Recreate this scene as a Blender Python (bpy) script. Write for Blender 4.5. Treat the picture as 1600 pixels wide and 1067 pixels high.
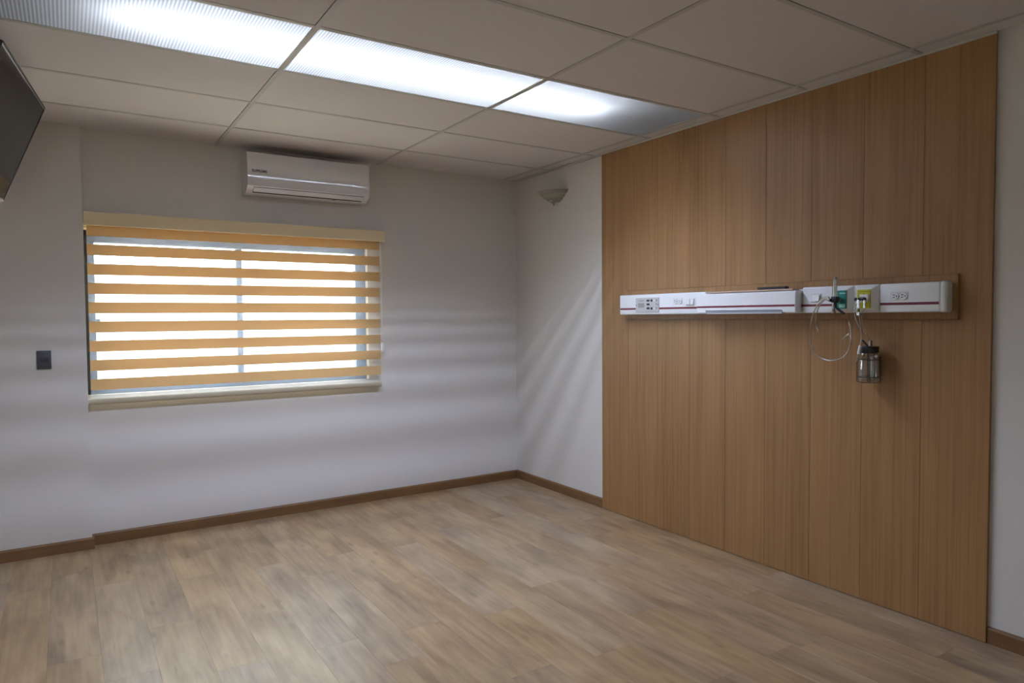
import bpy, bmesh, math, random
from mathutils import Matrix, Vector
random.seed(7)
for o in list(bpy.data.objects): bpy.data.objects.remove(o)
SC = bpy.context.scene
COL = SC.collection

# ------------------------------------------------------------------ camera
CAM = (-3.4874, -5.3125, 1.5001)
yaw, pitch, roll = 0.5747, -0.0362, -0.0072
cy, sy, cp, sp = math.cos(yaw), math.sin(yaw), math.cos(pitch), math.sin(pitch)
fw = Vector((sy * cp, cy * cp, sp)); r0 = Vector((cy, -sy, 0)); u0 = r0.cross(fw)
cr, sr = math.cos(roll), math.sin(roll)
rt = cr * r0 + sr * u0; up = -sr * r0 + cr * u0
cam = bpy.data.cameras.new('camera'); cam.sensor_width = 36; cam.lens = 1073.35 * 36 / 1600
cam.clip_start = 0.05
co = bpy.data.objects.new('camera', cam); COL.objects.link(co)
co.matrix_world = Matrix(((rt.x, up.x, -fw.x, CAM[0]), (rt.y, up.y, -fw.y, CAM[1]), (rt.z, up.z, -fw.z, CAM[2]), (0, 0, 0, 1)))
SC.camera = co

# ------------------------------------------------------------------ light and exposure
SC.view_settings.view_transform = 'Standard'; SC.view_settings.look = 'None'
SC.view_settings.exposure = 0.1; SC.view_settings.gamma = 1.0; SC.view_settings.use_curve_mapping = False
TUBE_POWER = 48.0
STRIP_WATTS = 73.0
SKY_STRENGTH = 13.0
SUN_STRENGTH = 95.0
w = bpy.data.worlds.new('overcast_sky'); SC.world = w; w.use_nodes = True
bg = w.node_tree.nodes['Background']; bg.inputs[0].default_value = (0.94, 0.97, 1.0, 1); bg.inputs[1].default_value = SKY_STRENGTH

sl = bpy.data.lights.new('sun', 'SUN'); sl.energy = SUN_STRENGTH; sl.angle = math.radians(.6); sl.color = (1.0, .95, .88)
so = bpy.data.objects.new('sun', sl); COL.objects.link(so); so.rotation_euler = (0, math.radians(40), math.radians(6))
pt_ = bpy.data.lights.new('window_portal', 'AREA'); pt_.shape = 'RECTANGLE'; pt_.size = 1.97; pt_.size_y = 1.09; pt_.cycles.is_portal = True
po = bpy.data.objects.new('window_portal', pt_); COL.objects.link(po); po.location = (-2.42, .17, 1.546); po.rotation_euler = (math.radians(-90), 0, 0)
pt2 = bpy.data.lights.new('window_portal', 'AREA'); pt2.shape = 'RECTANGLE'; pt2.size = 0.8; pt2.size_y = 1.15; pt2.cycles.is_portal = True
po2 = bpy.data.objects.new('window_portal', pt2); COL.objects.link(po2); po2.location = (-4.20, -7.16, 1.525); po2.rotation_euler = (math.radians(90), 0, 0)
ZC = 2.7438                                # ceiling height
LX0, LX1, LY = -3.30, -0.72, -2.051        # the run of lit tubes
# lamp strip under the lenses; its photometric curve (prism banding, cut-off) is in its own nodes
ld = bpy.data.lights.new('lamp_strip', 'AREA'); ld.shape = 'RECTANGLE'; ld.size = LX1 - LX0 - .06; ld.size_y = 0.012
ld.energy = STRIP_WATTS; ld.color = (0.69, 0.82, 1.17); ld.use_nodes = True
lo = bpy.data.objects.new('lamp_strip', ld); COL.objects.link(lo); lo.location = ((LX0 + LX1) / 2, LY, ZC - 0.004)
nt = ld.node_tree; nn = nt.nodes; lk = nt.links
em = nn['Emission']
def mth(op, a, b=None, c=None, clamp=False):
    n = nn.new('ShaderNodeMath'); n.operation = op; n.use_clamp = clamp
    for i, v in enumerate((a, b, c)):
        if v is None: continue
        if isinstance(v, (int, float)): n.inputs[i].default_value = v
        else: lk.new(v, n.inputs[i])
    return n.outputs[0]
def mrange(v, a, b, c, d, smooth=True):
    n = nn.new('ShaderNodeMapRange'); n.interpolation_type = 'SMOOTHSTEP' if smooth else 'LINEAR'
    lk.new(v, n.inputs[0])
    for i, q in enumerate((a, b, c, d)): n.inputs[i + 1].default_value = q
    return n.outputs[0]
geo = nn.new('ShaderNodeNewGeometry'); sep = nn.new('ShaderNodeSeparateXYZ'); lk.new(geo.outputs['Incoming'], sep.inputs[0])
az = mth('MAXIMUM', mth('ABSOLUTE', sep.outputs[2]), 0.02)
ty = mth('DIVIDE', sep.outputs[1], az); tx = mth('DIVIDE', sep.outputs[0], az)
rad = mth('SQRT', mth('ADD', mth('MULTIPLY', ty, ty), mth('MULTIPLY', tx, tx)))
env = mrange(rad, 0.9, 2.5, 1.0, 0.12)
wave = mth('COSINE', mth('MULTIPLY', mth('SUBTRACT', ty, 0.915), 2 * math.pi / 0.173))   # +1 on a dark band
amp = mth('MULTIPLY', mrange(ty, 0.30, 0.75, 0.0, 0.21), mrange(ty, 1.5, 2.1, 1.0, 0.0))
band = mth('SUBTRACT', 1.0, mth('MULTIPLY', amp, wave))
lk.new(mth('MULTIPLY', env, band), em.inputs['Strength'])

# ------------------------------------------------------------------ helpers
def s2l(c):
    return tuple((x / 255 / 12.92) if x / 255 <= .04045 else ((x / 255 + .055) / 1.055) ** 2.4 for x in c) + (1,)
MATS = {}
def mat(name, rgb, rough=.6, metal=0.0, spec=.5, noise=0.0, nscale=40, bump=0.0, bscale=200, coat=0.0):
    m = bpy.data.materials.new(name); m.use_nodes = True; t = m.node_tree; b = t.nodes['Principled BSDF']
    c = s2l(rgb); b.inputs['Base Color'].default_value = c
    b.inputs['Roughness'].default_value = rough; b.inputs['Metallic'].default_value = metal
    b.inputs['Specular IOR Level'].default_value = spec; b.inputs['Coat Weight'].default_value = coat; b.inputs['Coat Roughness'].default_value = .03
    tc = t.nodes.new('ShaderNodeTexCoord')
    if noise:
        n = t.nodes.new('ShaderNodeTexNoise'); n.inputs['Scale'].default_value = nscale; n.inputs['Detail'].default_value = 4
        t.links.new(tc.outputs['Object'], n.inputs['Vector'])
        mx = t.nodes.new('ShaderNodeMix'); mx.data_type = 'RGBA'
        mx.inputs[6].default_value = tuple(x * (1 - noise) for x in c[:3]) + (1,)
        mx.inputs[7].default_value = tuple(min(1, x * (1 + noise)) for x in c[:3]) + (1,)
        t.links.new(n.outputs[0], mx.inputs[0]); t.links.new(mx.outputs[2], b.inputs['Base Color'])
    if bump:
        n2 = t.nodes.new('ShaderNodeTexNoise'); n2.inputs['Scale'].default_value = bscale; n2.inputs['Detail'].default_value = 3
        t.links.new(tc.outputs['Object'], n2.inputs['Vector'])
        bp = t.nodes.new('ShaderNodeBump'); bp.inputs['Strength'].default_value = bump; bp.inputs['Distance'].default_value = .002
        t.links.new(n2.outputs[0], bp.inputs['Height']); t.links.new(bp.outputs[0], b.inputs['Normal'])
    MATS[name] = m
    return m
def wood(name, ramp, axis, along, across, rough, plank=False, spec=.4):
    """procedural timber: fine grain drawn out along one axis, cloudy tone patches, a random shift per piece"""
    m = bpy.data.materials.new(name); m.use_nodes = True; t = m.node_tree; N = t.nodes.new; L = t.links.new
    b = t.nodes['Principled BSDF']; b.inputs['Roughness'].default_value = rough; b.inputs['Specular IOR Level'].default_value = spec
    tc = N('ShaderNodeTexCoord'); oi = N('ShaderNodeObjectInfo')
    off = N('ShaderNodeVectorMath'); off.operation = 'SCALE'; off.inputs[0].default_value = (17.3, 31.7, 11.9)
    L(oi.outputs['Random'], off.inputs['Scale'])
    add = N('ShaderNodeVectorMath'); add.operation = 'ADD'; L(tc.outputs['Object'], add.inputs[0]); L(off.outputs[0], add.inputs[1])
    def noise(sc_al, sc_ac, detail, dist=0.0, rough_=.55):
        mp = N('ShaderNodeMapping'); s = [sc_ac] * 3; s[axis] = sc_al; mp.inputs['Scale'].default_value = s
        L(add.outputs[0], mp.inputs['Vector'])
        n = N('ShaderNodeTexNoise'); n.inputs['Scale'].default_value = 1; n.inputs['Detail'].default_value = detail
        n.inputs['Distortion'].default_value = dist; n.inputs['Roughness'].default_value = rough_
        L(mp.outputs[0], n.inputs['Vector']); return n.outputs[0]
    fine = noise(along, across, 5, .15, .6)
    cloud = noise(along * .9, across * (.17 if plank else .10), 4, .6)
    def mm(op, a, c):
        n = N('ShaderNodeMath'); n.operation = op
        for i, v in enumerate((a, c)):
            if isinstance(v, (int, float)): n.inputs[i].default_value = v
            else: L(v, n.inputs[i])
        return n.outputs[0]
    wf, wc, wr = (.40, .60, .05) if plank else (.50, .34, .05)
    v = mm('ADD', mm('MULTIPLY', fine, wf), mm('MULTIPLY', cloud, wc))
    v = mm('ADD', v, mm('MULTIPLY', oi.outputs['Random'], wr))
    rp = N('ShaderNodeValToRGB'); L(v, rp.inputs[0]); e = rp.color_ramp.elements
    while len(e) < len(ramp): e.new(.5)
    for el, (p, c) in zip(e, ramp): el.position = p; el.color = s2l(c)
    col = rp.outputs[0]
    if plank:
        # thin dark cracks and knots
        mp = N('ShaderNodeMapping'); mp.inputs['Scale'].default_value = (8.5, 3.2, 1); L(add.outputs[0], mp.inputs['Vector'])
        vo = N('ShaderNodeTexVoronoi'); vo.feature = 'F1'; vo.inputs['Scale'].default_value = 1; L(mp.outputs[0], vo.inputs['Vector'])
        kn = N('ShaderNodeMapRange'); kn.inputs[1].default_value = .05; kn.inputs[2].default_value = .17; kn.inputs[3].default_value = .4; kn.inputs[4].default_value = 0
        kn.interpolation_type = 'SMOOTHSTEP'; L(vo.outputs['Distance'], kn.inputs[0])
        ck = noise(1.7, 30, 4, 1.2, .5)
        cr_ = N('ShaderNodeMapRange'); cr_.inputs[1].default_value = .66; cr_.inputs[2].default_value = .76; cr_.inputs[3].default_value = 0; cr_.inputs[4].default_value = .45
        L(ck, cr_.inputs[0])
        dk = mm('MAXIMUM', kn.outputs[0], cr_.outputs[0])
        mx = N('ShaderNodeMix'); mx.data_type = 'RGBA'; L(dk, mx.inputs[0]); L(col, mx.inputs[6]); mx.inputs[7].default_value = s2l((92, 72, 52))
        col = mx.outputs[2]
        # each board leans a little grey or a little honey
        hs = N('ShaderNodeHueSaturation'); sm = N('ShaderNodeMapRange'); sm.inputs[3].default_value = .74; sm.inputs[4].default_value = 1.12
        fr = N('ShaderNodeMath'); fr.operation = 'FRACT'; L(mm('MULTIPLY', oi.outputs['Random'], 7.13), fr.inputs[0])
        L(mm('ADD', mm('MULTIPLY', fr.outputs[0], .5), mm('MULTIPLY', cloud, .5)), sm.inputs[0]); L(sm.outputs[0], hs.inputs['Saturation']); L(col, hs.inputs['Color']); col = hs.outputs[0]
    L(col, b.inputs['Base Color'])
    bp = N('ShaderNodeBump'); bp.inputs['Strength'].default_value = .12; bp.inputs['Distance'].default_value = .001
    L(fine, bp.inputs['Height']); L(bp.outputs[0], b.inputs['Normal'])
    MATS[name] = m
    return m

def prop(o, label=None, cat=None, group=None, kind=None):
    for k, v in (('label', label), ('category', cat), ('group', group), ('kind', kind)):
        if v: o[k] = v
    return o
def thing(name, loc, label, cat, group=None):
    o = bpy.data.objects.new(name, None); o.empty_display_size = .05; COL.objects.link(o); o.location = loc
    return prop(o, label, cat, group)
def link(name, me, parent=None, loc=(0, 0, 0)):
    o = bpy.data.objects.new(name, me); COL.objects.link(o); o.location = loc
    if parent is not None: o.parent = parent
    return o
def finish(bm, name, m, smooth=False):
    me = bpy.data.meshes.new(name); bmesh.ops.recalc_face_normals(bm, faces=bm.faces); bm.to_mesh(me); bm.free()
    for q in (m if isinstance(m, (list, tuple)) else [m]): me.materials.append(q)
    if smooth:
        for p in me.polygons: p.use_smooth = True
        if smooth != 'all':
            try: me.set_sharp_from_angle(angle=math.radians(35))
            except Exception: pass
    return me
def add_box(bm, a, b):
    x0, y0, z0 = (min(a[i], b[i]) for i in range(3)); x1, y1, z1 = (max(a[i], b[i]) for i in range(3))
    v = [bm.verts.new(p) for p in ((x0, y0, z0), (x1, y0, z0), (x1, y1, z0), (x0, y1, z0), (x0, y0, z1), (x1, y0, z1), (x1, y1, z1), (x0, y1, z1))]
    for f in ((0, 3, 2, 1), (4, 5, 6, 7), (0, 1, 5, 4), (1, 2, 6, 5), (2, 3, 7, 6), (3, 0, 4, 7)): bm.faces.new([v[i] for i in f])
def box(name, a, b, m, parent=None, bev=0, seg=1):
    """a box between two world (or parent-space) corners, as its own object centred on itself"""
    c = tuple((a[i] + b[i]) / 2 for i in range(3))
    bm = bmesh.new(); add_box(bm, [a[i] - c[i] for i in range(3)], [b[i] - c[i] for i in range(3)])
    if bev: bmesh.ops.bevel(bm, geom=bm.edges[:], offset=bev, segments=seg, profile=.5, affect='EDGES')
    return link(name, finish(bm, name, m, smooth=seg > 1), parent, c)
def boxes(name, lst, m, parent=None, bev=0):
    bm = bmesh.new()
    for a, b in lst: add_box(bm, a, b)
    if bev: bmesh.ops.bevel(bm, geom=bm.edges[:], offset=bev, segments=1, affect='EDGES')
    return link(name, finish(bm, name, m), parent)
def extrude_profile(name, pts, axis, a, b, m, parent=None, smooth=False, bev=0, seg=2):
    """closed 2-D profile extruded along an axis; profile coords are the two other axes in order"""
    bm = bmesh.new()
    def P(p, t):
        q = list(p); q.insert(axis, t); return q
    v0 = [bm.verts.new(P(p, a)) for p in pts]; v1 = [bm.verts.new(P(p, b)) for p in pts]; n = len(pts)
    bm.faces.new(v0); bm.faces.new(v1[::-1])
    for i in range(n): bm.faces.new((v0[i], v1[i], v1[(i + 1) % n], v0[(i + 1) % n]))
    if bev: bmesh.ops.bevel(bm, geom=bm.edges[:], offset=bev, segments=seg, profile=.5, affect='EDGES')
    return link(name, finish(bm, name, m, smooth), parent)
def cyl(name, p0, p1, r, m, parent=None, r1=None, n=20, bev=0):
    p0, p1 = Vector(p0), Vector(p1); d = p1 - p0; r1 = r if r1 is None else r1
    bm = bmesh.new(); bmesh.ops.create_cone(bm, cap_ends=True, segments=n, radius1=r, radius2=r1, depth=d.length)
    if bev:
        bmesh.ops.bevel(bm, geom=[e for e in bm.edges if abs(e.verts[0].co.z - e.verts[1].co.z) < 1e-6], offset=bev, segments=2, affect='EDGES')
    rot = d.to_track_quat('Z', 'Y').to_matrix().to_4x4()
    bmesh.ops.transform(bm, matrix=rot, verts=bm.verts)
    return link(name, finish(bm, name, m, True), parent, (p0 + p1) / 2)
def lathe_bm(prof, n=32, a0=0, a1=2 * math.pi):
    bm = bmesh.new(); full = abs(a1 - a0 - 2 * math.pi) < 1e-6; k = n if full else n + 1; rings = []
    for r, z in prof:
        rings.append([bm.verts.new((r * math.cos(a0 + (a1 - a0) * i / n), r * math.sin(a0 + (a1 - a0) * i / n), z)) for i in range(k)])
    for A, B in zip(rings, rings[1:]):
        for i in range(n): bm.faces.new((A[i], A[(i + 1) % k], B[(i + 1) % k], B[i]))
    return bm
def lathe(name, prof, m, parent=None, loc=(0, 0, 0), n=32):
    bm = lathe_bm(prof, n); bmesh.ops.remove_doubles(bm, verts=bm.verts, dist=1e-5)
    return link(name, finish(bm, name, m, True), parent, loc)
def spline(pts, sub=8):
    P = [Vector(p) for p in pts]; P = [2 * P[0] - P[1]] + P + [2 * P[-1] - P[-2]]; out = []
    for i in range(1, len(P) - 2):
        for k in range(sub):
            t = k / sub; a, b, c, d = P[i - 1:i + 3]
            out.append(.5 * ((2 * b) + (c - a) * t + (2 * a - 5 * b + 4 * c - d) * t * t + (3 * b - a - 3 * c + d) * t ** 3))
    return out + [P[-2]]
def tube_bm(bm, pts, r, n=8, cap=True):
    rings = []; up_ = Vector((0, 0, 1)); prev = None
    for i, p in enumerate(pts):
        t = (pts[min(i + 1, len(pts) - 1)] - pts[max(i - 1, 0)]).normalized()
        if prev is None: prev = t.orthogonal().normalized()
        prev = (prev - t * prev.dot(t)).normalized(); b = t.cross(prev)
        rings.append([bm.verts.new(p + r * (math.cos(2 * math.pi * k / n) * prev + math.sin(2 * math.pi * k / n) * b)) for k in range(n)])
    for A, B in zip(rings, rings[1:]):
        for k in range(n): bm.faces.new((A[k], A[(k + 1) % n], B[(k + 1) % n], B[k]))
    if cap: bm.faces.new(rings[0][::-1]); bm.faces.new(rings[-1])
def tube(name, pts, r, m, parent=None, sub=8, n=8, smooth_path=True):
    bm = bmesh.new(); tube_bm(bm, spline(pts, sub) if smooth_path else [Vector(p) for p in pts], r, n)
    return link(name, finish(bm, name, m, 'all'), parent)
def text_mesh(name, s, size, m, matrix, parent=None, ext=.0005, bold=0.0):
    cu = bpy.data.curves.new(name, 'FONT'); cu.body = s; cu.size = size; cu.extrude = ext; cu.align_x = 'CENTER'; cu.align_y = 'CENTER'; cu.offset = bold
    t = bpy.data.objects.new(name, cu); COL.objects.link(t)
    me = bpy.data.meshes.new_from_object(t.evaluated_get(bpy.context.evaluated_depsgraph_get()))
    bpy.data.objects.remove(t); bpy.data.curves.remove(cu); me.materials.clear(); me.materials.append(m)
    o = link(name, me, parent); o.matrix_local = matrix
    return o

# ------------------------------------------------------------------ materials
M_wall = mat('wall_paint', (208, 202, 193), .85, spec=.25, noise=.015, nscale=6, bump=.08, bscale=350)
M_tile = mat('ceiling_tile_mineral', (212, 204, 199), .95, spec=.1, noise=.05, nscale=160, bump=.25, bscale=420)
M_grid = mat('ceiling_grid_enamel', (186, 182, 174), .55, spec=.3)
M_slab = mat('plenum_concrete', (70, 66, 62), .95)
M_base = wood('baseboard_wood', [(.25, (98, 68, 38)), (.5, (124, 90, 54)), (.75, (140, 104, 64))], 0, 2.0, 40, .5)
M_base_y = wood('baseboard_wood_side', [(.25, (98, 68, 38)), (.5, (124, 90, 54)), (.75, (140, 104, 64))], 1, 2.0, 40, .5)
M_panel = wood('panel_oak_veneer', [(.28, (124, 89, 52)), (.47, (150, 111, 69)), (.66, (163, 123, 79))], 2, .9, 75, .42)
M_floor = wood('vinyl_oak_plank', [(.30, (110, 84, 56)), (.47, (142, 115, 81)), (.60, (160, 134, 98)), (.78, (176, 153, 117))], 1, 2.3, 38, .36, plank=True, spec=.5)
M_white = mat('white_abs', (226, 226, 224), .35)
M_white2 = mat('white_abs_shade', (214, 212, 206), .4)
M_ac = mat('ac_white_gloss', (218, 215, 213), .035, spec=1.0, bump=.12, bscale=5, coat=.6)
M_dark = mat('black_plastic', (22, 22, 24), .45)
M_slot = mat('slot_black', (12, 12, 12), .7)
M_red = mat('maroon_stripe', (112, 22, 40), .5)
M_grey = mat('grey_panel', (186, 184, 180), .5)
M_grey2 = mat('lcd_grey', (138, 136, 130), .35)
M_outlet = mat('graphite_plate', (70, 68, 72), .5)
M_outlet2 = mat('graphite_module', (46, 45, 49), .45)
M_frame = mat('window_frame_black', (30, 31, 36), .45)
M_val = mat('valance_fabric', (222, 202, 164), .85, noise=.06, nscale=220, bump=.2, bscale=500)
M_rail = mat('bottom_rail_beige', (188, 176, 150), .55)
M_chrome = mat('chrome', (220, 222, 226), .12, metal=1.0)
M_steel = mat('steel_wire', (46, 40, 38), .35)
M_green = mat('oxygen_green', (22, 122, 104), .4)
M_yell = mat('vacuum_yellow', (176, 172, 22), .4)
M_yell2 = mat('vacuum_yellow_dark', (112, 108, 14), .5)
M_greenl = mat('pale_green_print', (150, 206, 196), .5)
M_screen = mat('tv_screen_glass', (12, 11, 11), .10, spec=.42)
M_silver = mat('tv_silver_trim', (178, 178, 182), .25, metal=.9)
M_sconce = mat('sconce_plaster_glass', (150, 143, 128), .6)
M_tan = mat('lamp_upper_diffuser', (188, 160, 138), .5)
M_grille = mat('lamp_lower_diffuser', (132, 140, 144), .3)

def emis(name, rgb, s):
    m = bpy.data.materials.new(name); m.use_nodes = True; t = m.node_tree; b = t.nodes['Principled BSDF']
    b.inputs['Base Color'].default_value = (.9, .9, .9, 1); b.inputs['Emission Color'].default_value = rgb + (1,); b.inputs['Emission Strength'].default_value = s
    return m
M_tube = emis('fluorescent_tube', (.84, .91, 1.0), TUBE_POWER)
M_house = mat('luminaire_white_enamel', (215, 215, 215), .7)

def fabric(name, rgb, tr_rgb, transp, trans):
    """thin woven cloth: some light passes straight through, some is scattered through, the rest reflected"""
    m = bpy.data.materials.new(name); m.use_nodes = True; t = m.node_tree; N = t.nodes.new; L = t.links.new
    t.nodes.remove(t.nodes['Principled BSDF']); out = t.nodes['Material Output']
    tc = N('ShaderNodeTexCoord'); wv = N('ShaderNodeTexNoise'); wv.inputs['Scale'].default_value = 300; L(tc.outputs['Object'], wv.inputs['Vector'])
    df = N('ShaderNodeBsdfDiffuse'); df.inputs[0].default_value = s2l(rgb)
    tl = N('ShaderNodeBsdfTranslucent'); tl.inputs[0].default_value = s2l(tr_rgb)
    mixc = N('ShaderNodeMix'); mixc.data_type = 'RGBA'; c = s2l(rgb)
    mixc.inputs[6].default_value = tuple(.9 * x for x in c[:3]) + (1,); mixc.inputs[7].default_value = tuple(min(1, 1.1 * x) for x in c[:3]) + (1,)
    L(wv.outputs[0], mixc.inputs[0]); L(mixc.outputs[2], df.inputs[0])
    m1 = N('ShaderNodeMixShader'); m1.inputs[0].default_value = trans; L(df.outputs[0], m1.inputs[1]); L(tl.outputs[0], m1.inputs[2])
    tp = N('ShaderNodeBsdfTransparent'); m2 = N('ShaderNodeMixShader'); m2.inputs[0].default_value = transp
    L(m1.outputs[0], m2.inputs[1]); L(tp.outputs[0], m2.inputs[2]); L(m2.outputs[0], out.inputs[0])
    return m
M_band = fabric('blind_opaque_weave', (198, 168, 120), (218, 156, 96), 0.0, .062)
M_sheer = fabric('blind_sheer_mesh', (216, 218, 216), (200, 214, 240), .78, .6)

def lens_material():
    m = bpy.data.materials.new('prismatic_lens'); m.use_nodes = True; t = m.node_tree; N = t.nodes.new; L = t.links.new
    t.nodes.remove(t.nodes['Principled BSDF']); out = t.nodes['Material Output']
    tc = N('ShaderNodeTexCoord')
    def wave(d):
        n = N('ShaderNodeTexWave'); n.bands_direction = d; n.wave_profile = 'SIN'; n.inputs['Scale'].default_value = 20 / 1.0 * .314 / .28 * .5 / .5
        L(tc.outputs['Object'], n.inputs['Vector']); return n.outputs[1]
    wx, wy = wave('X'), wave('Y')
    mn = N('ShaderNodeMath'); mn.operation = 'MULTIPLY'; L(wx, mn.inputs[0]); mn.inputs[1].default_value = .75
    m3 = N('ShaderNodeMath'); m3.operation = 'MULTIPLY_ADD'; L(wy, m3.inputs[0]); m3.inputs[1].default_value = .25; L(mn.outputs[0], m3.inputs[2])
    mx = N('ShaderNodeMix'); mx.data_type = 'RGBA'; L(m3.outputs[0], mx.inputs[0]); mx.inputs[6].default_value = (.42, .44, .48, 1); mx.inputs[7].default_value = (.92, .94, .98, 1)
    tl = N('ShaderNodeBsdfTranslucent'); L(mx.outputs[2], tl.inputs[0])
    mx2 = N('ShaderNodeMix'); mx2.data_type = 'RGBA'; L(m3.outputs[0], mx2.inputs[0]); mx2.inputs[6].default_value = (.20, .20, .20, 1); mx2.inputs[7].default_value = (.50, .50, .49, 1)
    df = N('ShaderNodeBsdfDiffuse'); L(mx2.outputs[2], df.inputs[0])
    ms = N('ShaderNodeMixShader'); ms.inputs[0].default_value = .45; L(df.outputs[0], ms.inputs[1]); L(tl.outputs[0], ms.inputs[2])
    bp = N('ShaderNodeBump'); bp.inputs['Strength'].default_value = .35; bp.inputs['Distance'].default_value = .004; L(m3.outputs[0], bp.inputs['Height'])
    L(bp.outputs[0], df.inputs['Normal'])
    L(ms.outputs[0], out.inputs[0])
    return m
M_lens = lens_material()
def clear(name, rgb, transp, rough=.05, edge=.65):
    """clear plastic or thin glass: see-through face on, brighter and glossier at a glancing edge"""
    m = bpy.data.materials.new(name); m.use_nodes = True; t = m.node_tree; N = t.nodes.new; L = t.links.new
    t.nodes.remove(t.nodes['Principled BSDF']); out = t.nodes['Material Output']
    tp = N('ShaderNodeBsdfTransparent'); tp.inputs[0].default_value = s2l(rgb)
    gl = N('ShaderNodeBsdfGlossy'); gl.inputs['Roughness'].default_value = rough; gl.inputs[0].default_value = (.9, .9, .9, 1)
    lw = N('ShaderNodeLayerWeight'); lw.inputs[0].default_value = edge
    mr = N('ShaderNodeMapRange'); L(lw.outputs['Facing'], mr.inputs[0]); mr.inputs[3].default_value = 1 - transp; mr.inputs[4].default_value = .6
    ms = N('ShaderNodeMixShader'); L(mr.outputs[0], ms.inputs[0]); L(tp.outputs[0], ms.inputs[1]); L(gl.outputs[0], ms.inputs[2]); L(ms.outputs[0], out.inputs[0])
    return m
M_glass = clear('window_glass', (244, 250, 250), .95, .02, .2)
M_jar = clear('jar_glass', (238, 238, 236), .93, .06, .35)
M_tubing = clear('clear_tubing', (226, 224, 222), .72, .18, .55)
M_float = clear('float_tube_plastic', (225, 225, 225), .45, .3, .5)
M_acry = clear('flow_tube_acrylic', (205, 205, 202), .70, .2, .5)

# ------------------------------------------------------------------ setting: shell
XL, YR, ZT = -4.70, -7.0, 3.0
def structure(o): o['kind'] = 'structure'; return o
def empty_struct(name):
    o = bpy.data.objects.new(name, None); COL.objects.link(o); o['kind'] = 'structure'; return o
WX0, WX1, WZ0, WZ1 = -3.405, -1.436, 1.000, 2.092         # window opening
bmw = [((XL - .15, 0, 0), (WX0, .16, ZT)), ((WX1, 0, 0), (.15, .16, ZT)), ((WX0, 0, 0), (WX1, .16, WZ0)), ((WX0, 0, WZ1), (WX1, .16, ZT))]
structure(boxes('wall_back', bmw, M_wall))
wall_right = structure(boxes('wall_right', [((0, YR - .15, 0), (.15, 0, ZT))], M_wall))
structure(boxes('wall_left', [((XL - .15, YR - .15, 0), (XL, 0, ZT))], M_wall))
RX0, RX1, RZ0, RZ1 = -4.60, -3.80, .95, 2.10                 # unseen window added behind the camera, lets fill daylight into the room
structure(boxes('wall_rear', [((XL, YR - .15, 0), (RX0, YR, ZT)), ((RX1, YR - .15, 0), (0, YR, ZT)), ((RX0, YR - .15, 0), (RX1, YR, RZ0)), ((RX0, YR - .15, RZ1), (RX1, YR, ZT))], M_wall))
structure(boxes('wall_pier', [((XL, -.07, 0), (-3.383, 0, ZC + .05))], M_wall))

# floor: each vinyl board a part
floor = structure(box('floor', (XL - .15, YR - .15, -.12), (.15, .16, -.006), M_slab))
PW, PL = .2032, 1.2192
offs = {14: -.837, 15: -1.755, 10: -2.26, 11: -.52, 6: -1.165, 5: -1.79, 4: -2.215, 8: -2.31, 7: -2.955, 2: -.98, 1: -2.235, 0: -1.715, 3: -.35, 9: -1.35, 12: -1.0, 13: -1.6}
fl_meshes = {}
def plank(x0, x1, y0, y1):
    w_, l_ = round(x1 - x0, 4), round(y1 - y0, 4)
    if (w_, l_) not in fl_meshes:
        bm = bmesh.new(); add_box(bm, (-w_ / 2 + .00015, -l_ / 2 + .00015, -.003), (w_ / 2 - .00015, l_ / 2 - .00015, .003))
        bmesh.ops.bevel(bm, geom=[e for e in bm.edges if e.verts[0].co.z > 0 and e.verts[1].co.z > 0], offset=.0004, segments=1, affect='EDGES')
        fl_meshes[(w_, l_)] = finish(bm, 'floor_plank', M_floor)
    link('floor_plank', fl_meshes[(w_, l_)], floor, ((x0 + x1) / 2 - floor.location.x, (y0 + y1) / 2 - floor.location.y, -.003 - floor.location.z))
k = -3
while True:
    x1 = -.55 - PW * (k - 1) if False else -.347 - PW * k
    x0 = x1 - PW
    if x1 <= XL: break
    if x0 < 0:
        a, b = max(x0, XL), min(x1, 0)
        j = offs.get(k, -random.uniform(0, PL)) % PL
        ys = [0.0]; y = j - PL if j > .001 else -PL
        y = -((-j) % PL) if ((-j) % PL) > .05 else -PL
        while y > YR + .05: ys.append(y); y -= PL
        ys.append(YR)
        for yt, yb in zip(ys, ys[1:]): plank(a, b, yb, yt)
    k += 1

# baseboards: rounded top edge
def base_profile(t, h): return [(0, 0), (t, 0), (t, h - .010), (t - .004, h - .003), (t - .009, h), (0, h)]
BH, BT = .076, .013
def bb(name, axis, a, b, face, sign, m):
    pts = [(face + sign * p, q) for p, q in base_profile(BT, BH)]
    return structure(extrude_profile(name, pts, axis, a, b, m))
bb('baseboard_back', 0, -3.3829, 0, 0, -1, M_base)
bb('baseboard_pier', 0, XL, -3.370, -.07, -1, M_base)
bb('baseboard_pier_return', 1, -.0701, -.0131, -3.383, 1, M_base_y)
bb('baseboard_right', 1, -1.235, -.013, 0, -1, M_base_y)
bb('baseboard_right_front', 1, YR, -3.903, 0, -1, M_base_y)
bb('baseboard_left', 1, YR, -.083, XL, 1, M_base_y)
bb('baseboard_rear', 0, XL, 0, YR, 1, M_base)

# oak veneer panels on the right wall, each a part
seams = [-1.235, -1.533, -1.830, -2.126, -2.420, -2.714, -3.010, -3.306, -3.602, -3.900]
for a, b in zip(seams, seams[1:]):
    box('wood_panel', (-.018, b + .0006, .003), (-.001, a - .0006, ZC - .012), M_panel, wall_right, bev=.0009)
boxes('ceiling_bead', [((-.022, -3.902, ZC - .013), (0, 0, ZC - .001))], M_grid, wall_right)

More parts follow.
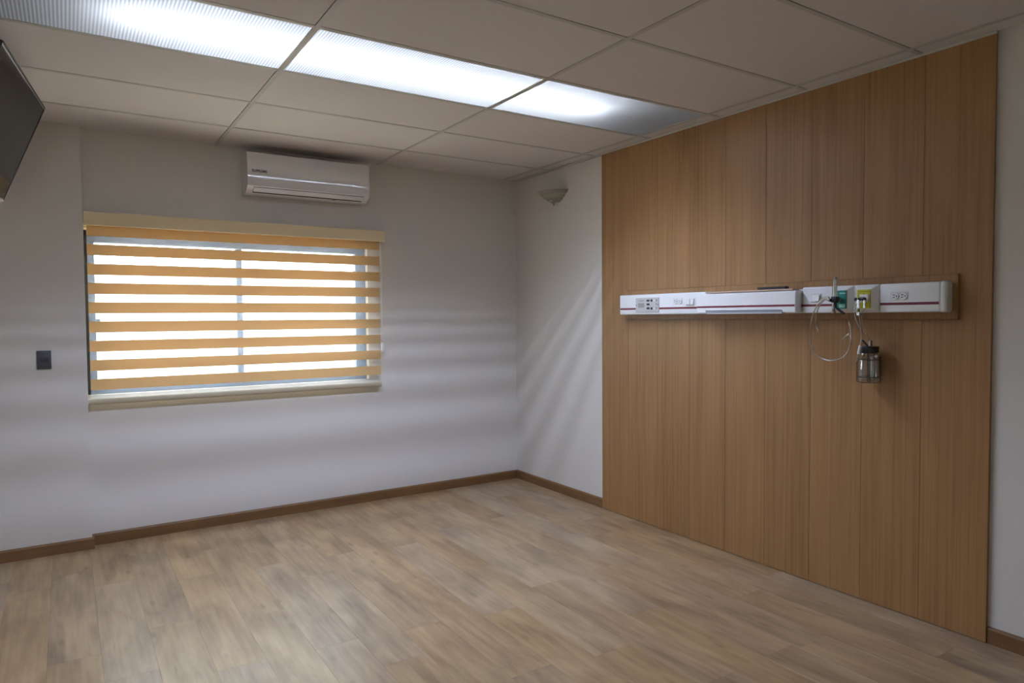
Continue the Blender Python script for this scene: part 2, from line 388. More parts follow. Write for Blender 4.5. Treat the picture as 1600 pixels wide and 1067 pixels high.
# ceiling: slab, lay-in tiles and grid bars as parts
ceil = structure(box('ceiling', (XL - .15, YR - .15, ZT), (.15, .16, ZT + .12), M_slab))
def cl(p): return tuple(p[i] - ceil.location[i] for i in range(3))
GX = [0.0, -.1148, -1.3348, -2.5548, -3.7748, XL]
GY = [0.0, -.5257]
while GY[-1] - .61 > YR: GY.append(round(GY[-1] - .61, 4))
GY.append(YR)
HB = .012
def cbox(name, a, b, m, bev=0): return box(name, cl(a), cl(b), m, ceil, bev)
for x in GX[1:-1]: cbox('ceiling_grid_bar', (x - HB, YR, ZC), (x + HB, 0, ZC + .004), M_grid, .0006)
for i in range(len(GX) - 1):
    a, b = GX[i + 1] + (HB if i < len(GX) - 2 else 0), GX[i] - (HB if i else 0)
    for y in GY[1:-1]: cbox('ceiling_grid_bar', (a, y - HB, ZC), (b, y + HB, ZC + .004), M_grid, .0006)
tile_mesh = {}
LIT = {(1, 3), (2, 3), (3, 3)}
for i in range(len(GX) - 1):
    for j in range(len(GY) - 1):
        if (i, j) in LIT: continue
        x0, x1 = GX[i + 1] + (HB if i < len(GX) - 2 else 0), GX[i] - (HB if i else .0)
        y0, y1 = GY[j + 1] + (HB if j < len(GY) - 2 else 0), GY[j] - (HB if j else .0)
        x1 -= .003 if i else 0; y1 -= .003 if j else 0
        key = (round(x1 - x0, 4), round(y1 - y0, 4))
        if key not in tile_mesh:
            bm = bmesh.new(); add_box(bm, (-key[0] / 2, -key[1] / 2, -.008), (key[0] / 2, key[1] / 2, .008))
            bmesh.ops.bevel(bm, geom=[e for e in bm.edges if e.verts[0].co.z < 0 and e.verts[1].co.z < 0], offset=.0012, segments=1, affect='EDGES')
            tile_mesh[key] = finish(bm, 'ceiling_tile', M_tile)
        link('ceiling_tile', tile_mesh[key], ceil, cl(((x0 + x1) / 2, (y0 + y1) / 2, ZC + .0095)))

# ------------------------------------------------------------------ window
win = empty_struct('window_1'); win.location = ((WX0 + WX1) / 2, .08, (WZ0 + WZ1) / 2)
def wl(p): return tuple(p[i] - win.location[i] for i in range(3))
def wbox(name, a, b, m, bev=.002): return box(name, wl(a), wl(b), m, win, bev)
FY0, FY1, FW = .05, .11, .078
wbox('frame_head', (WX0, FY0, 2.014), (WX1, FY1, WZ1), M_frame)
wbox('frame_sill', (WX0, FY0, WZ0), (WX1, FY1, 1.034), M_frame)
wbox('frame_jamb', (WX0, FY0, 1.034), (-3.323, FY1, 2.014), M_frame)
wbox('frame_jamb', (-1.520, FY0, 1.034), (WX1, FY1, 2.014), M_frame)
wbox('meeting_stile', (-2.430, .055, 1.034), (-2.388, .105, 2.014), M_frame)
wbox('pane', (-3.323, .078, 1.034), (-2.430, .082, 2.014), M_glass, 0)
wbox('pane', (-2.388, .078, 1.034), (-1.520, .082, 2.014), M_glass, 0)
wbox('window_latch', (-3.323, .042, 1.45), (-3.298, .052, 1.505), M_frame)
structure(win)
win2 = empty_struct('fill_window'); win2.location = ((RX0 + RX1) / 2, YR - .08, (RZ0 + RZ1) / 2)
def w2(p): return tuple(p[i] - win2.location[i] for i in range(3))
RY0, RY1 = YR - .11, YR - .05
for nm_, a_, b_ in (('frame_head', (RX0, RY0, RZ1 - .07), (RX1, RY1, RZ1)), ('frame_sill', (RX0, RY0, RZ0), (RX1, RY1, RZ0 + .05)),
                    ('frame_jamb', (RX0, RY0, RZ0 + .05), (RX0 + .07, RY1, RZ1 - .07)), ('frame_jamb', (RX1 - .07, RY0, RZ0 + .05), (RX1, RY1, RZ1 - .07)),
                    ('meeting_stile', (-4.22, RY0 + .005, RZ0 + .05), (-4.18, RY1 - .005, RZ1 - .07))):
    box(nm_, w2(a_), w2(b_), M_frame, win2, .002)
box('pane', w2((RX0 + .07, YR - .082, RZ0 + .05)), w2((-4.22, YR - .078, RZ1 - .07)), M_glass, win2)
box('pane', w2((-4.18, YR - .082, RZ0 + .05)), w2((RX1 - .07, YR - .078, RZ1 - .07)), M_glass, win2)

# ------------------------------------------------------------------ zebra blind
bl = thing('zebra_blind', (-2.355, 0, 2.15), 'beige striped zebra roller blind lowered over the bright window', 'blind')
def bp_(p): return tuple(p[i] - bl.location[i] for i in range(3))
BX0, BX1, BY = -3.366, -1.352, -.052
extrude_profile('valance', [bp_((0, y, z))[1:] for y, z in ((-.002, 2.112), (-.002, 2.194), (-.088, 2.198), (-.098, 2.196), (-.101, 2.190), (-.101, 2.114), (-.098, 2.109), (-.088, 2.109), (-.088, 2.125), (-.012, 2.125), (-.012, 2.112))], 0, -3.382 - bl.location.x, -1.323 - bl.location.x, M_val, bl)
def sheet(name, z0, z1, m):
    bm = bmesh.new(); q = [bm.verts.new(bp_(p)) for p in ((BX0, BY, z0), (BX1, BY, z0), (BX1, BY, z1), (BX0, BY, z1))]; bm.faces.new(q)
    return link(name, finish(bm, name, m), bl)
bands = [(2.046, 2.125)] + [(1.992 - .1261 * k - .0725, 1.992 - .1261 * k) for k in range(8)]
for z0, z1 in bands: sheet('opaque_band', z0, z1, M_band)
for (z0, _), (_, t1) in zip(bands, bands[1:]): sheet('sheer_band', t1, z0, M_sheer)
sheet('sheer_band', .972, bands[-1][0], M_sheer)
rail = [(-.052 + .012 * math.cos(a) * 1.0, .962 + .021 * math.sin(a)) for a in [math.pi * 2 * i / 16 for i in range(16)]]
extrude_profile('bottom_rail', [bp_((0, y, z))[1:] for y, z in rail], 0, BX0 - .016 - bl.location.x, BX1 + .002 - bl.location.x, M_rail, bl, smooth=True)
tube('control_cord', [bp_((-1.342, -.060, z)) for z in (2.12, 1.8, 1.5, 1.26)], .0022, M_white2, bl, sub=2, n=6)
tube('control_cord', [bp_((-1.334, -.050, z)) for z in (2.12, 1.8, 1.5, 1.26)], .0022, M_white2, bl, sub=2, n=6)
box('cord_weight', bp_((-1.346, -.068, 1.222)), bp_((-1.326, -.042, 1.295)), M_white2, bl, .005, 2)

# ------------------------------------------------------------------ ceiling lights
cols = [(-2.5548, -3.7748, LX0, -2.5548, 'leftmost lit ceiling light panel, fading to grey towards the screen'),
        (-1.3348, -2.5548, -2.5548, -1.3348, 'middle ceiling light panel of the row, bright along its whole length'),
        (-.1148, -1.3348, -1.3348, LX1, 'rightmost ceiling light panel, its far end dim above the wood panelling')]
y0, y1 = GY[4] + HB, GY[3] - HB
for n_, (xa, xb, ta, tb, lab) in enumerate(cols):
    t = thing('ceiling_light', ((xa + xb) / 2, LY, ZC + .003), lab, 'ceiling light', 'prismatic ceiling lights in one row')
    hx = (xa - xb) / 2 - HB; hy = (y1 - y0) / 2
    bm = bmesh.new(); q = [bm.verts.new(p) for p in ((-hx, -hy, .001), (hx, -hy, .001), (hx, hy, .001), (-hx, hy, .001))]; bm.faces.new(q)
    link('lens', finish(bm, 'lens', M_lens), t)
    fr_ = .007
    boxes('frame', [((-hx, -hy, -.0025), (hx, -hy + fr_, .0005)), ((-hx, hy - fr_ * .4, -.0025), (hx, hy, .0005)), ((-hx, -hy + fr_, -.0025), (-hx + .003, hy - fr_ * .4, .0005)), ((hx - .003, -hy + fr_, -.0025), (hx, hy - fr_ * .4, .0005))], M_grid, t)
    H = .15; hb = [((-hx - .02, -hy - .004, H), (hx + .02, hy + .004, H + .004)), ((-hx - .02, -hy - .008, .004), (hx + .02, -hy - .004, H)), ((-hx - .02, hy + .004, .004), (hx + .02, hy + .008, H))]
    if n_ == 0: hb.append(((-hx - .006, -hy, .004), (-hx - .002, hy, H)))
    if n_ == 2: hb.append(((hx + .002, -hy, .004), (hx + .006, hy, H)))
    boxes('housing', hb, M_house, t)
    cyl('tube', (ta - t.location.x, 0, .118), (tb - t.location.x, 0, .118), .013, M_tube, t, n=10)

# ------------------------------------------------------------------ air conditioner
ac = thing('air_conditioner', (-1.94, 0, 2.55), 'white split air conditioner on the wall above the window', 'air conditioner')
AX0, AX1 = -.452, .452
prof = [(0, .135), (-.165, .135), (-.192, .130)]
for i in range(9):
    f = i / 8; z = .128 - f * .235; prof.append((-.198 - .012 * math.sin(f * math.pi * .62) + .012 * max(0, f - .55), z))
front_end = prof[-1]
prof += [(-.196, -.113), (-.140, -.150), (-.120, -.156), (0, -.152)]
extrude_profile('casing', prof, 0, AX0, AX1, M_ac, ac, smooth=True)
# louvre flap on the slanting lower face with a dark slot under it
def slant(s, out): # s along slant 0..1 (top to bottom), out = proud distance
    a, b = Vector((-.196, -.113)), Vector((-.140, -.150)); d = (b - a).normalized(); nrm = Vector((d.y, -d.x)); nrm = nrm if nrm.y < 0 else -nrm
    p = a + (b - a) * s + nrm * out; return (p.x, p.y)
extrude_profile('air_slot', [slant(.02, -.004), slant(.02, .0012), slant(.92, .0012), slant(.92, -.004)], 0, AX0 + .045, AX1 - .045, M_slot, ac)
extrude_profile('louvre_flap', [slant(.06, 0), slant(.06, .004), slant(.72, .005), slant(.72, 0)], 0, AX0 + .047, AX1 - .047, M_ac, ac)
box('display_window', (.18, -.150, -.1535), (.20, -.140, -.1515), M_dark, ac)
tm = Matrix.Translation((-.370, -.2118, -.005)) @ Matrix.Rotation(math.radians(90), 4, 'X')
text_mesh('lettering', 'SUPREME', .026, M_dark, tm, ac, .0006, .0004)
boxes('mounting_plate', [((-.40, -.004, -.12), (.40, 0, .12))], M_grey, ac)

# ------------------------------------------------------------------ wall outlet on the pier
oz = thing('wall_outlet', (-3.614, -.07, 1.248), 'small dark grey outlet plate on the wall left of the window', 'wall outlet')
box('cover_plate', (-.0385, -.008, -.0585), (.0385, 0, .0585), M_outlet, oz, .003, 2)
box('outlet_module', (-.024, -.0105, -.014), (.026, -.007, .014), M_outlet2, oz, .001)
boxes('slot', [((-.014, -.0112, -.008), (-.010, -.010, .006)), ((.004, -.0112, -.008), (.008, -.010, .006)), ((.014, -.0112, -.003), (.020, -.010, .003))], M_slot, oz)

# ------------------------------------------------------------------ television
tv = thing('television', (-3.554, -.990, 2.597), 'black flat television tilted down on a wall arm, top left', 'television')
ty_, tt_ = math.radians(7), math.radians(21.1); TW, TH = .955, .537
hv = Vector((math.sin(ty_), math.cos(ty_), 0)); nv = Vector((math.cos(ty_), -math.sin(ty_), 0))
dn = Vector((0, 0, -1)) * math.cos(tt_) - nv * math.sin(tt_); nn_ = dn.cross(hv); nn_ = nn_ if nn_.dot(nv) > 0 else -nn_
tv.rotation_mode = 'QUATERNION'
# local axes: x = along the top edge from far to near, y = outward normal, z = up the screen
R = Matrix(((-hv).to_tuple(), nn_.to_tuple(), (-dn).to_tuple())).transposed()
if R.determinant() < 0: raise RuntimeError('tv axes')
tv.rotation_quaternion = R.to_quaternion()
box('back_shell', (.012, -.030, -TH + .012), (TW - .012, -.009, -.012), M_dark, tv, .006, 2)
box('back_bulge', (.18, -.055, -TH + .05), (TW - .18, -.028, -.16), M_dark, tv, .012, 2)
BZ = .011
box('bezel', (0, -.010, -BZ), (TW, .004, 0), M_dark, tv, .0015)
box('bezel', (0, -.010, -TH + BZ), (BZ, .004, -BZ), M_dark, tv, .0015)
box('bezel', (TW - BZ, -.010, -TH + BZ), (TW, .004, -BZ), M_dark, tv, .0015)
box('bezel', (0, -.010, -TH), (TW, .004, -TH + BZ + .005), M_silver, tv, .0015)
prop(tv.children[-1], 'silver lower bezel')
box('trim_strip', (BZ, .0015, -BZ - .004), (TW - BZ, .0035, -BZ), M_silver, tv)
box('screen', (BZ, -.008, -TH + BZ), (TW - BZ, .002, -BZ), M_screen, tv)
# swing arm to the left wall (its far end is given in the set's own axes)
inv = R.inverted()
def tvl(p): return inv @ (Vector(p) - tv.location)
mid = Vector(tv.location) - hv * (TW / 2) + dn * .30 - nn_ * .05
box('mount_plate', (TW / 2 - .11, -.068, -.42), (TW / 2 + .11, -.054, -.18), M_dark, tv, .003)
tube('mount_arm', [tvl(mid), tvl((-4.15, mid.y + .20, mid.z)), tvl((XL, mid.y, mid.z))], .022, M_dark, tv, smooth_path=False)
pl = box('wall_bracket', (-.01, -.06, -.11), (.01, .06, .11), M_dark, tv, .003)
pl.rotation_mode = 'QUATERNION'; pl.rotation_quaternion = inv.to_quaternion(); pl.location = tvl((XL + .01, mid.y, mid.z))

# ------------------------------------------------------------------ wall sconce
sc_ = thing('wall_sconce', (0, -.636, 2.49), 'stepped half-bowl wall sconce high on the white wall near the corner', 'wall lamp')
pf = [(.030, -.040), (.052, -.034), (.054, -.026), (.082, -.016), (.084, -.008), (.112, .004), (.114, .012), (.140, .028), (.142, .034), (.158, .046), (.160, .052), (.152, .053), (.135, .036), (.105, .014), (.06, -.016), (.025, -.030)]
bm = lathe_bm(pf, 28, math.pi / 2, 3 * math.pi / 2)
link('bowl', finish(bm, 'bowl', M_sconce, True), sc_)
cyl('lamp_holder', (-.055, 0, -.028), (-.055, 0, .005), .016, M_white2, sc_)
box('back_plate', (-.012, -.055, -.045), (0, .055, .045), M_white2, sc_, .003)
lathe('finial', [(0, -.062), (.008, -.060), (.012, -.052), (.010, -.044), (.016, -.040), (.022, -.030)], M_tubing, sc_, (-.030, 0, 0), 16)
tube('pull_wire', [(-.03, -.02, -.066), (-.02, -.05, -.045), (-.008, -.072, -.018)], .0016, M_grey2, sc_)

# ------------------------------------------------------------------ medical headwall unit
hu = thing('medical_headwall_unit', (-.018, -2.64, 1.575), 'long white hospital bedhead service unit with a maroon stripe on the wood wall', 'bedhead unit')
def hp(p): return (p[0] - hu.location.x, p[1] - hu.location.y, p[2] - hu.location.z)
def hbox(name, a, b, m, parent=None, bev=0, seg=1):
    return box(name, hp(a) if parent in (None, hu) else a, hp(b) if parent in (None, hu) else b, m, parent or hu, bev, seg)
def sub(parent, a, b, name, m, bev=0, seg=1):
    """a sub-part, corners in world space"""
    off = Vector(hu.location) + parent.location
    return box(name, tuple(a[i] - off[i] for i in range(3)), tuple(b[i] - off[i] for i in range(3)), m, parent, bev, seg)
FX = -.100
bb_ = hbox('backing_board', (-.034, -3.768, 1.474), (-.018, -1.522, 1.682), M_panel, None, .001)
hbox('board_shadow_line', (-.0345, -3.768, 1.4715), (-.018, -1.522, 1.474), M_base_y)  # dark strips paint the thin shadow line along the board's bottom and top
hbox('board_shadow_line', (-.0345, -3.768, 1.682), (-.018, -1.522, 1.6836), M_base_y)
Z0, Z1 = 1.507, 1.648
def body(ya, yb, z0=Z0, z1=Z1, fx=FX):
    return hbox('body_section', (fx, yb, z0), (-.034, ya, z1), M_white, None, .008, 3)
s1 = body(-1.530, -2.330); s2 = body(-2.332, -3.010, Z0, 1.640, -.085); s3 = body(-3.012, -3.190); s4 = body(-3.192, -3.437); s5 = body(-3.439, -3.722)
hbox('end_cap', (FX + .003, -3.748, Z0 - .002), (-.034, -3.712, Z1 + .003), M_white2, None, .013, 4)
def stripe(par, ya, yb, x, z0=1.543, z1=1.555): return sub(par, (x - .0012, yb, z0), (x + .001, ya, z1), 'maroon_stripe', M_red)
stripe(s1, -1.538, -1.703, FX); stripe(s1, -1.929, -2.318, FX); stripe(s3, -3.006, -3.186, FX); stripe(s5, -3.443, -3.716, FX)
# nurse call / power control panel
cpn = hbox('control_panel', (FX - .005, -1.929, 1.524), (FX + .002, -1.703, 1.624), M_grey, None, .0015)
def cp_(ya, yb, z0, z1, nm, m, d=.003, bev=0): return sub(cpn, (FX - .005 - d, yb, z0), (FX - .004, ya, z1), nm, m, bev)
cp_(-1.728, -1.790, 1.556, 1.588, 'display', M_grey2, .001)
cp_(-1.732, -1.790, 1.600, 1.606, 'caption_strip', M_grey2, .0006)
for z in (1.604, 1.578, 1.551):
    cp_(-1.815, -1.826, z - .006, z + .006, 'button', M_dark, .004, .001); cp_(-1.829, -1.840, z - .006, z + .006, 'button', M_dark, .004, .001)
    cp_(-1.903, -1.912, z - .005, z + .007, 'button', M_grey2, .003)
for z in (1.604, 1.549):
    cp_(-1.853, -1.870, z - .008, z + .008, 'socket_jack', M_dark, .004, .003)
    cp_(-1.880, -1.896, z - .004, z + .004, 'indicator', M_white, .002)
cp_(-1.706, -1.712, 1.570, 1.578, 'screw', M_dark, .001); cp_(-1.920, -1.926, 1.570, 1.578, 'screw', M_dark, .001)
# duplex outlets, laid on their side
def duplex(yc, zc):
    o = hbox('duplex_outlet', (FX - .001, yc - .0425, zc - .0205), (FX + .001, yc + .0425, zc + .0205), M_white2, None, .0004)
    for s in (1, -1):
        y_ = yc + s * .020
        bm = bmesh.new(); bmesh.ops.create_cone(bm, cap_ends=True, segments=24, radius1=.0175, radius2=.0175, depth=.004)
        bmesh.ops.transform(bm, matrix=Matrix.Rotation(math.pi / 2, 4, 'Y'), verts=bm.verts)
        off = Vector(hu.location) + o.location
        link('socket_face', finish(bm, 'socket_face', M_white, True), o, Vector((FX - .003, y_, zc)) - off)
        sub(o, (FX - .0058, y_ - .001, zc + .004), (FX - .004, y_ + .009, zc + .0075), 'slot', M_slot)
        sub(o, (FX - .0058, y_ - .001, zc - .0075), (FX - .004, y_ + .009, zc - .004), 'slot', M_slot)
        sub(o, (FX - .0058, y_ - .012, zc - .003), (FX - .004, y_ - .006, zc + .003), 'slot', M_slot, .001)
    sub(o, (FX - .003, yc - .0025, zc - .0025), (FX, yc + .0025, zc + .0025), 'screw', M_steel)
    return o
duplex(-2.098, 1.594); duplex(-3.536, 1.586)
# rocker switches
def rocker(ya, yb, z0, z1, n):
    o = hbox('switch_plate', (FX - .004, yb, z0), (FX + .001, ya, z1), M_white2, None, .0015)
    w_ = (ya - yb - .008) / n
    for i in range(n):
        q = sub(o, (FX - .009, ya - .004 - (i + 1) * w_ + .0015, z0 + .006), (FX - .003, ya - .004 - i * w_ - .0015, z1 - .006), 'rocker', M_white, .0015)
        q.rotation_euler = (0, 0, math.radians(-9)) if n == 1 else (0, math.radians(5), math.radians(-7))
rocker(-2.172, -2.246, 1.564, 1.610, 2); rocker(-3.066, -3.126, 1.565, 1.612, 1)
# reading light box
LXF = -.150
pts = [(LXF, 1.515), (LXF, 1.626), (LXF + .006, 1.632), (-.104, 1.634), (-.086, 1.634), (-.086, 1.512), (LXF + .004, 1.511)]
bm = bmesh.new()
n0 = [bm.verts.new(hp((x, -2.306, z))) for x, z in pts]; n1 = [bm.verts.new(hp((x, -3.006, z))) for x, z in pts]
bm.faces.new(n0); bm.faces.new(n1[::-1])
for i in range(len(pts)): bm.faces.new((n0[i], n1[i], n1[(i + 1) % len(pts)], n0[(i + 1) % len(pts)]))
bmesh.ops.bevel(bm, geom=[e for e in bm.edges], offset=.0025, segments=2, affect='EDGES')
lb = link('reading_light', finish(bm, 'reading_light', M_white, True), hu)
def lsub(a, b, nm, m, bev=0): return sub(lb, a, b, nm, m, bev)
lsub((LXF - .0012, -3.000, 1.5455), (LXF + .001, -2.310, 1.5565), 'maroon_stripe', M_red)
gr = lsub((LXF - .0015, -2.925, 1.5085), (LXF + .02, -2.378, 1.526), 'lower_diffuser', M_grille, .001)
for i in range(36): pass
lsub((LXF - .0022, -2.925, 1.5075), (LXF + .02, -2.385, 1.5135), 'diffuser_lip', M_grey)
lsub((LXF - .0022, -2.918, 1.5262), (LXF + .003, -2.378, 1.5285), 'diffuser_edge', M_outlet)
lsub((-.148, -2.985, 1.634), (-.086, -2.392, 1.6435), 'upper_diffuser', M_tan, .001)
lsub((-.130, -2.925, 1.640), (-.094, -2.742, 1.658), 'black_cover', M_dark, .002)
# gas outlets: truncated pyramids with coloured plates
def gas(ya, yb, m, nm):
    yc = (ya + yb) / 2; xb, xf = -.096, -.126
    B = [(xb, ya, Z0 + .001), (xb, yb, Z0 + .001), (xb, yb, Z1 + .001), (xb, ya, Z1 + .001)]
    F = [(xf, yc + .037, 1.525), (xf, yc - .037, 1.525), (xf, yc - .037, 1.626), (xf, yc + .037, 1.626)]
    bm = bmesh.new(); vb = [bm.verts.new(hp(p)) for p in B]; vf = [bm.verts.new(hp(p)) for p in F]
    bm.faces.new(vf)
    for i in range(4): bm.faces.new((vb[i], vb[(i + 1) % 4], vf[(i + 1) % 4], vf[i]))
    bm.faces.new(vb[::-1]); bmesh.ops.bevel(bm, geom=bm.edges[:], offset=.0018, segments=2, affect='EDGES')
    o = link('gas_outlet', finish(bm, 'gas_outlet', M_white, True), hu); prop(o, nm)
    p = sub(o, (xf - .004, yc - .034, 1.528), (xf + .001, yc + .034, 1.623), 'outlet_plate', m, .0015)
    return o, yc, xf
go, oy, oxf = gas(-3.190, -3.312, M_green, 'gas outlet with a green plate')
sub(go, (oxf - .0046, oy - .028, 1.605), (oxf - .003, oy + .004, 1.611), 'print_line', M_greenl)
sub(go, (oxf - .0046, oy - .026, 1.534), (oxf - .003, oy + .006, 1.552), 'print_line', M_greenl)
gv, vy, vxf = gas(-3.314, -3.438, M_yell, 'gas outlet with a yellow plate')
sub(gv, (vxf - .0046, vy - .030, 1.611), (vxf - .003, vy + .026, 1.6135), 'print_line', M_yell2)
sub(gv, (vxf - .0046, vy - .002, 1.598), (vxf - .003, vy + .002, 1.607), 'print_line', M_yell2)

# ------------------------------------------------------------------ oxygen flowmeter with tubing
fm = thing('oxygen_flowmeter', (-.18, oy - .004, 1.58), 'clear upright oxygen flowmeter with black valve plugged into the green outlet', 'flowmeter')
def fq(x, y, z): return (x + .18, y - fm.location.y, z - 1.58)
FYc = fm.location.y
cyl('flow_tube', fq(-.18, FYc, 1.588), fq(-.18, FYc, 1.681), .0115, M_acry, fm, r1=.0095, bev=.001)
cyl('tube_core', fq(-.18, FYc, 1.592), fq(-.18, FYc, 1.676), .0045, M_white2, fm)
cyl('tube_cap', fq(-.18, FYc, 1.680), fq(-.18, FYc, 1.689), .0075, M_grey2, fm, bev=.001)
box('valve_body', fq(-.196, FYc - .016, 1.560), fq(-.163, FYc + .016, 1.592), M_dark, fm, .005, 2)
cyl('plug_adapter', fq(-.166, FYc - .002, 1.575), fq(-.1303, oy, 1.575), .0165, M_chrome, fm, bev=.002)
cyl('stem', fq(-.18, FYc, 1.532), fq(-.18, FYc, 1.562), .0085, M_dark, fm)
cyl('hose_barb', fq(-.188, FYc + .004, 1.519), fq(-.185, FYc + .004, 1.548), .0085, M_chrome, fm, r1=.006, bev=.001)
cyl('lower_fitting', fq(-.185, FYc + .004, 1.507), fq(-.188, FYc + .004, 1.520), .012, M_chrome, fm, bev=.002)
cyl('lever', fq(-.185, FYc - .012, 1.530), fq(-.185, FYc - .052, 1.503), .006, M_dark, fm, bev=.001)
def ring(name, c, axis_dir, R_, r_, m, par):
    pts = []; a = Vector(axis_dir).normalized(); u = a.orthogonal().normalized(); v = a.cross(u)
    for i in range(25): pts.append(Vector(c) + R_ * (math.cos(2 * math.pi * i / 24) * u + math.sin(2 * math.pi * i / 24) * v))
    return tube(name, pts, r_, m, par, n=6, smooth_path=False)
cyl('outlet_nozzle', fq(-.185, FYc + .012, 1.573), fq(-.202, FYc + .022, 1.572), .008, M_dark, fm)
ring('outlet_ring', fq(-.204, FYc + .023, 1.572), (-.8, .5, 0), .0085, .0022, M_white, fm)
lp = [(-.20, FYc + .024, 1.575), (-.185, -3.222, 1.588), (-.180, -3.195, 1.584), (-.172, -3.165, 1.566), (-.165, -3.135, 1.532), (-.150, -3.108, 1.490), (-.120, -3.078, 1.440), (-.080, -3.052, 1.392),
      (-.065, -3.045, 1.330), (-.060, -3.075, 1.278), (-.058, -3.130, 1.255), (-.060, -3.185, 1.257), (-.062, -3.232, 1.278), (-.070, -3.266, 1.320), (-.078, -3.280, 1.368), (-.075, -3.278, 1.418), (-.065, -3.258, 1.466), (-.070, -3.235, 1.508), (-.09, -3.20, 1.52)]
tube('oxygen_hose', [fq(*p) for p in lp[:-2]], .0048, M_tubing, fm, sub=6, n=8)
tube('oxygen_hose', [fq(*p) for p in ((-.190, FYc + .020, 1.570), (-.170, -3.190, 1.574), (-.155, -3.150, 1.545), (-.140, -3.125, 1.500), (-.120, -3.108, 1.450), (-.110, -3.118, 1.405))], .0042, M_tubing, fm, sub=6, n=8)
tube('hose_end', [fq(*p) for p in ((-.066, -3.218, 1.362), (-.066, -3.245, 1.385), (-.070, -3.268, 1.402))], .0048, M_tubing, fm, sub=4)

# ------------------------------------------------------------------ suction regulator on the yellow outlet
vr = thing('suction_regulator', (-.15, vy, 1.56), 'chrome suction fitting on the yellow outlet with thin hanging hoses', 'suction fitting')
def vq(x, y, z): return (x + .15, y - vy, z - 1.56)
box('plug_block', vq(-.148, -3.408, 1.560), vq(-.1303, -3.364, 1.598), M_white2, vr, .003, 2)
cyl('connector', vq(-.146, -3.386, 1.576), vq(-.172, -3.386, 1.576), .010, M_grey2, vr, bev=.0015)
cyl('cross_pipe', vq(-.162, -3.405, 1.574), vq(-.170, -3.352, 1.574), .0085, M_dark, vr, bev=.0015)
cyl('drop_tube', vq(-.168, -3.372, 1.574), vq(-.168, -3.372, 1.528), .0075, M_chrome, vr, bev=.001)
cyl('drop_tube', vq(-.165, -3.400, 1.570), vq(-.165, -3.400, 1.530), .0055, M_chrome, vr, bev=.001)
cyl('drain_fitting', vq(-.168, -3.372, 1.528), vq(-.168, -3.372, 1.500), .0055, M_yell2, vr)
cyl('lower_fitting', vq(-.168, -3.372, 1.494), vq(-.168, -3.372, 1.510), .010, M_chrome, vr, bev=.003)
ring('pull_ring', vq(-.172, -3.362, 1.577), (-1, .3, 0), .0095, .0018, M_white, vr)
tube('suction_hose', [vq(*p) for p in ((-.168, -3.374, 1.498), (-.160, -3.378, 1.450), (-.152, -3.379, 1.390), (-.150, -3.372, 1.340), (-.148, -3.363, 1.305), (-.146, -3.350, 1.255))], .0032, M_tubing, vr, n=8)
cyl('hose_cuff', vq(-.150, -3.372, 1.342), vq(-.148, -3.362, 1.300), .0062, M_white, vr)
tube('suction_hose', [vq(*p) for p in ((-.165, -3.402, 1.532), (-.150, -3.378, 1.487), (-.135, -3.378, 1.440), (-.115, -3.388, 1.400), (-.10, -3.389, 1.366))], .0032, M_tubing, vr, n=8)
tube('suction_hose', [vq(*p) for p in ((-.138, -3.350, 1.555), (-.150, -3.340, 1.53), (-.160, -3.352, 1.480), (-.155, -3.372, 1.430), (-.13, -3.385, 1.39))], .003, M_tubing, vr, n=8)

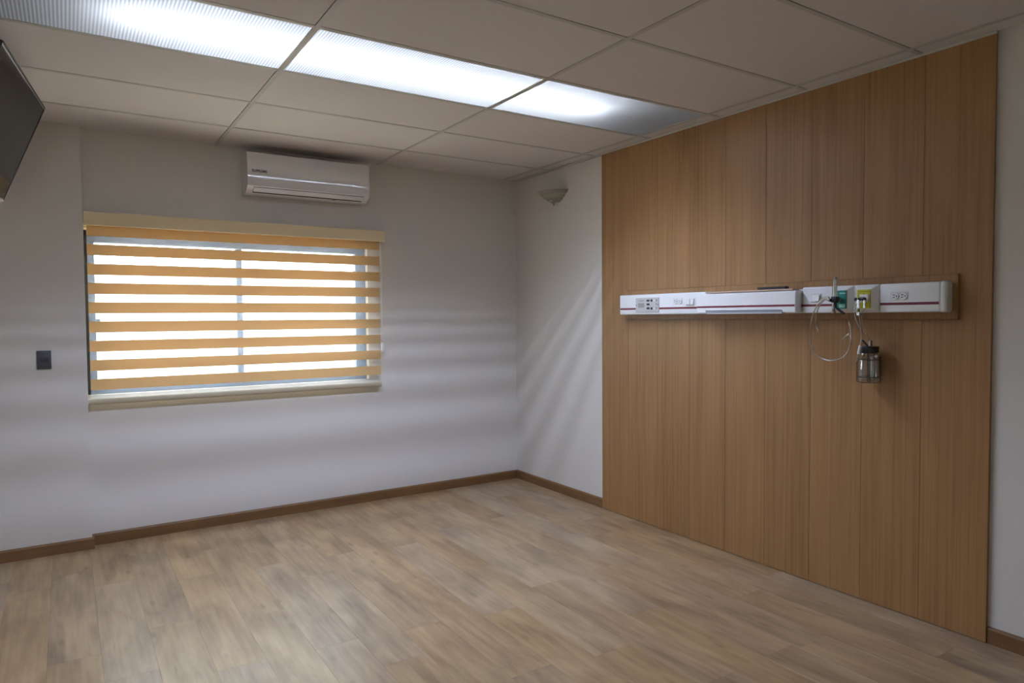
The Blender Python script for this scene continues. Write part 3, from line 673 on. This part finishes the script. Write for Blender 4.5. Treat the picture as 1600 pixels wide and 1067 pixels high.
# ------------------------------------------------------------------ suction jar in its wire cage
JX, JY = -.090, -3.383
sj = thing('suction_jar', (JX, JY, 1.153), 'clear glass suction jar with black lid in a wire cage on the wood wall', 'jar')
lathe('glass_jar', [(0, .004), (.040, .004), (.048, .008), (.0495, .018), (.0495, .112), (.046, .128), (.0415, .142), (.0415, .158), (.0395, .158), (.0395, .143), (.044, .127), (.0475, .111), (.0475, .020), (.045, .011), (0, .009)], M_jar, sj, n=36)
lathe('lid', [(0, .150), (.043, .150), (.0455, .152), (.046, .156), (.046, .182), (.0445, .185), (0, .186)], M_dark, sj, n=36)
lathe('float_tube', [(0, .020), (.012, .020), (.0125, .025), (.0125, .130), (.010, .134), (0, .134)], M_float, sj, (.006, -.018, 0), 20)
cyl('dip_tube', (0, .004, .03), (0, .004, .150), .0028, M_dark, sj, n=10)
cyl('lid_nozzle', (0, .004, .184), (-.004, .032, .214), .0045, M_dark, sj)
cyl('lid_nozzle', (-.004, -.006, .184), (-.004, -.006, .214), .0040, M_white2, sj)
cyl('lid_nozzle', (.006, -.010, .184), (.006, -.010, .214), .0030, M_dark, sj)
bm = bmesh.new(); R_ = .0535
for zz in (.030, .118):
    tube_bm(bm, [Vector((R_ * math.cos(2 * math.pi * i / 32), R_ * math.sin(2 * math.pi * i / 32), zz)) for i in range(33)], .0019, 6, False)
for i in range(4):
    a = math.radians(35.0 + 90 * i)
    tube_bm(bm, [Vector((R_ * math.cos(a), R_ * math.sin(a), .122)), Vector((R_ * math.cos(a), R_ * math.sin(a), .004)), Vector((.5 * R_ * math.cos(a), .5 * R_ * math.sin(a), .0)), Vector((0, 0, 0))], .0019, 6, False)
link('wire_cage', finish(bm, 'wire_cage', M_steel, 'all'), sj)
boxes('wall_hook', [((.0535, -.012, .02), (.0565, .012, .145)), ((.0565, -.02, .05), (.072, .02, .13))], M_steel, sj)
cyl('lid_clip', (-.02, -.044, .140), (-.015, -.050, .132), .006, M_white2, sj)

# ------------------------------------------------------------------ outside the window
gnd = structure(box('ground_outside', (-60, -60, -3.3), (60, 60, -3.2), mat('pale_paving', (196, 190, 184), .9, noise=.1, nscale=2)))
nb = thing('neighbour_building', (2, 22, -3.2), 'pale washed-out building seen through the blind outside the window', 'building')
M_nb = mat('pale_render', (140, 135, 133), .9, noise=.05, nscale=.6); M_nbw = mat('pale_window', (104, 116, 130), .3); M_nbr = mat('pale_roof', (142, 122, 116), .8)
box('facade', (-16, 0, 0), (14, 9, 6.1), M_nb, nb)
box('roof_edge', (-16.3, -.3, 6.1), (14.3, 9.3, 6.45), M_nbr, nb)
for i in range(8):
    for z in (1.0, 4.0):
        f_ = box('window_frame', (-14.4 + i * 3.5, -.06, z), (-12.6 + i * 3.5, .02, z + 1.4), M_nb, nb)
        box('window_pane', (-.8, -.045, -.6), (.8, -.032, .6), M_nbw, f_)
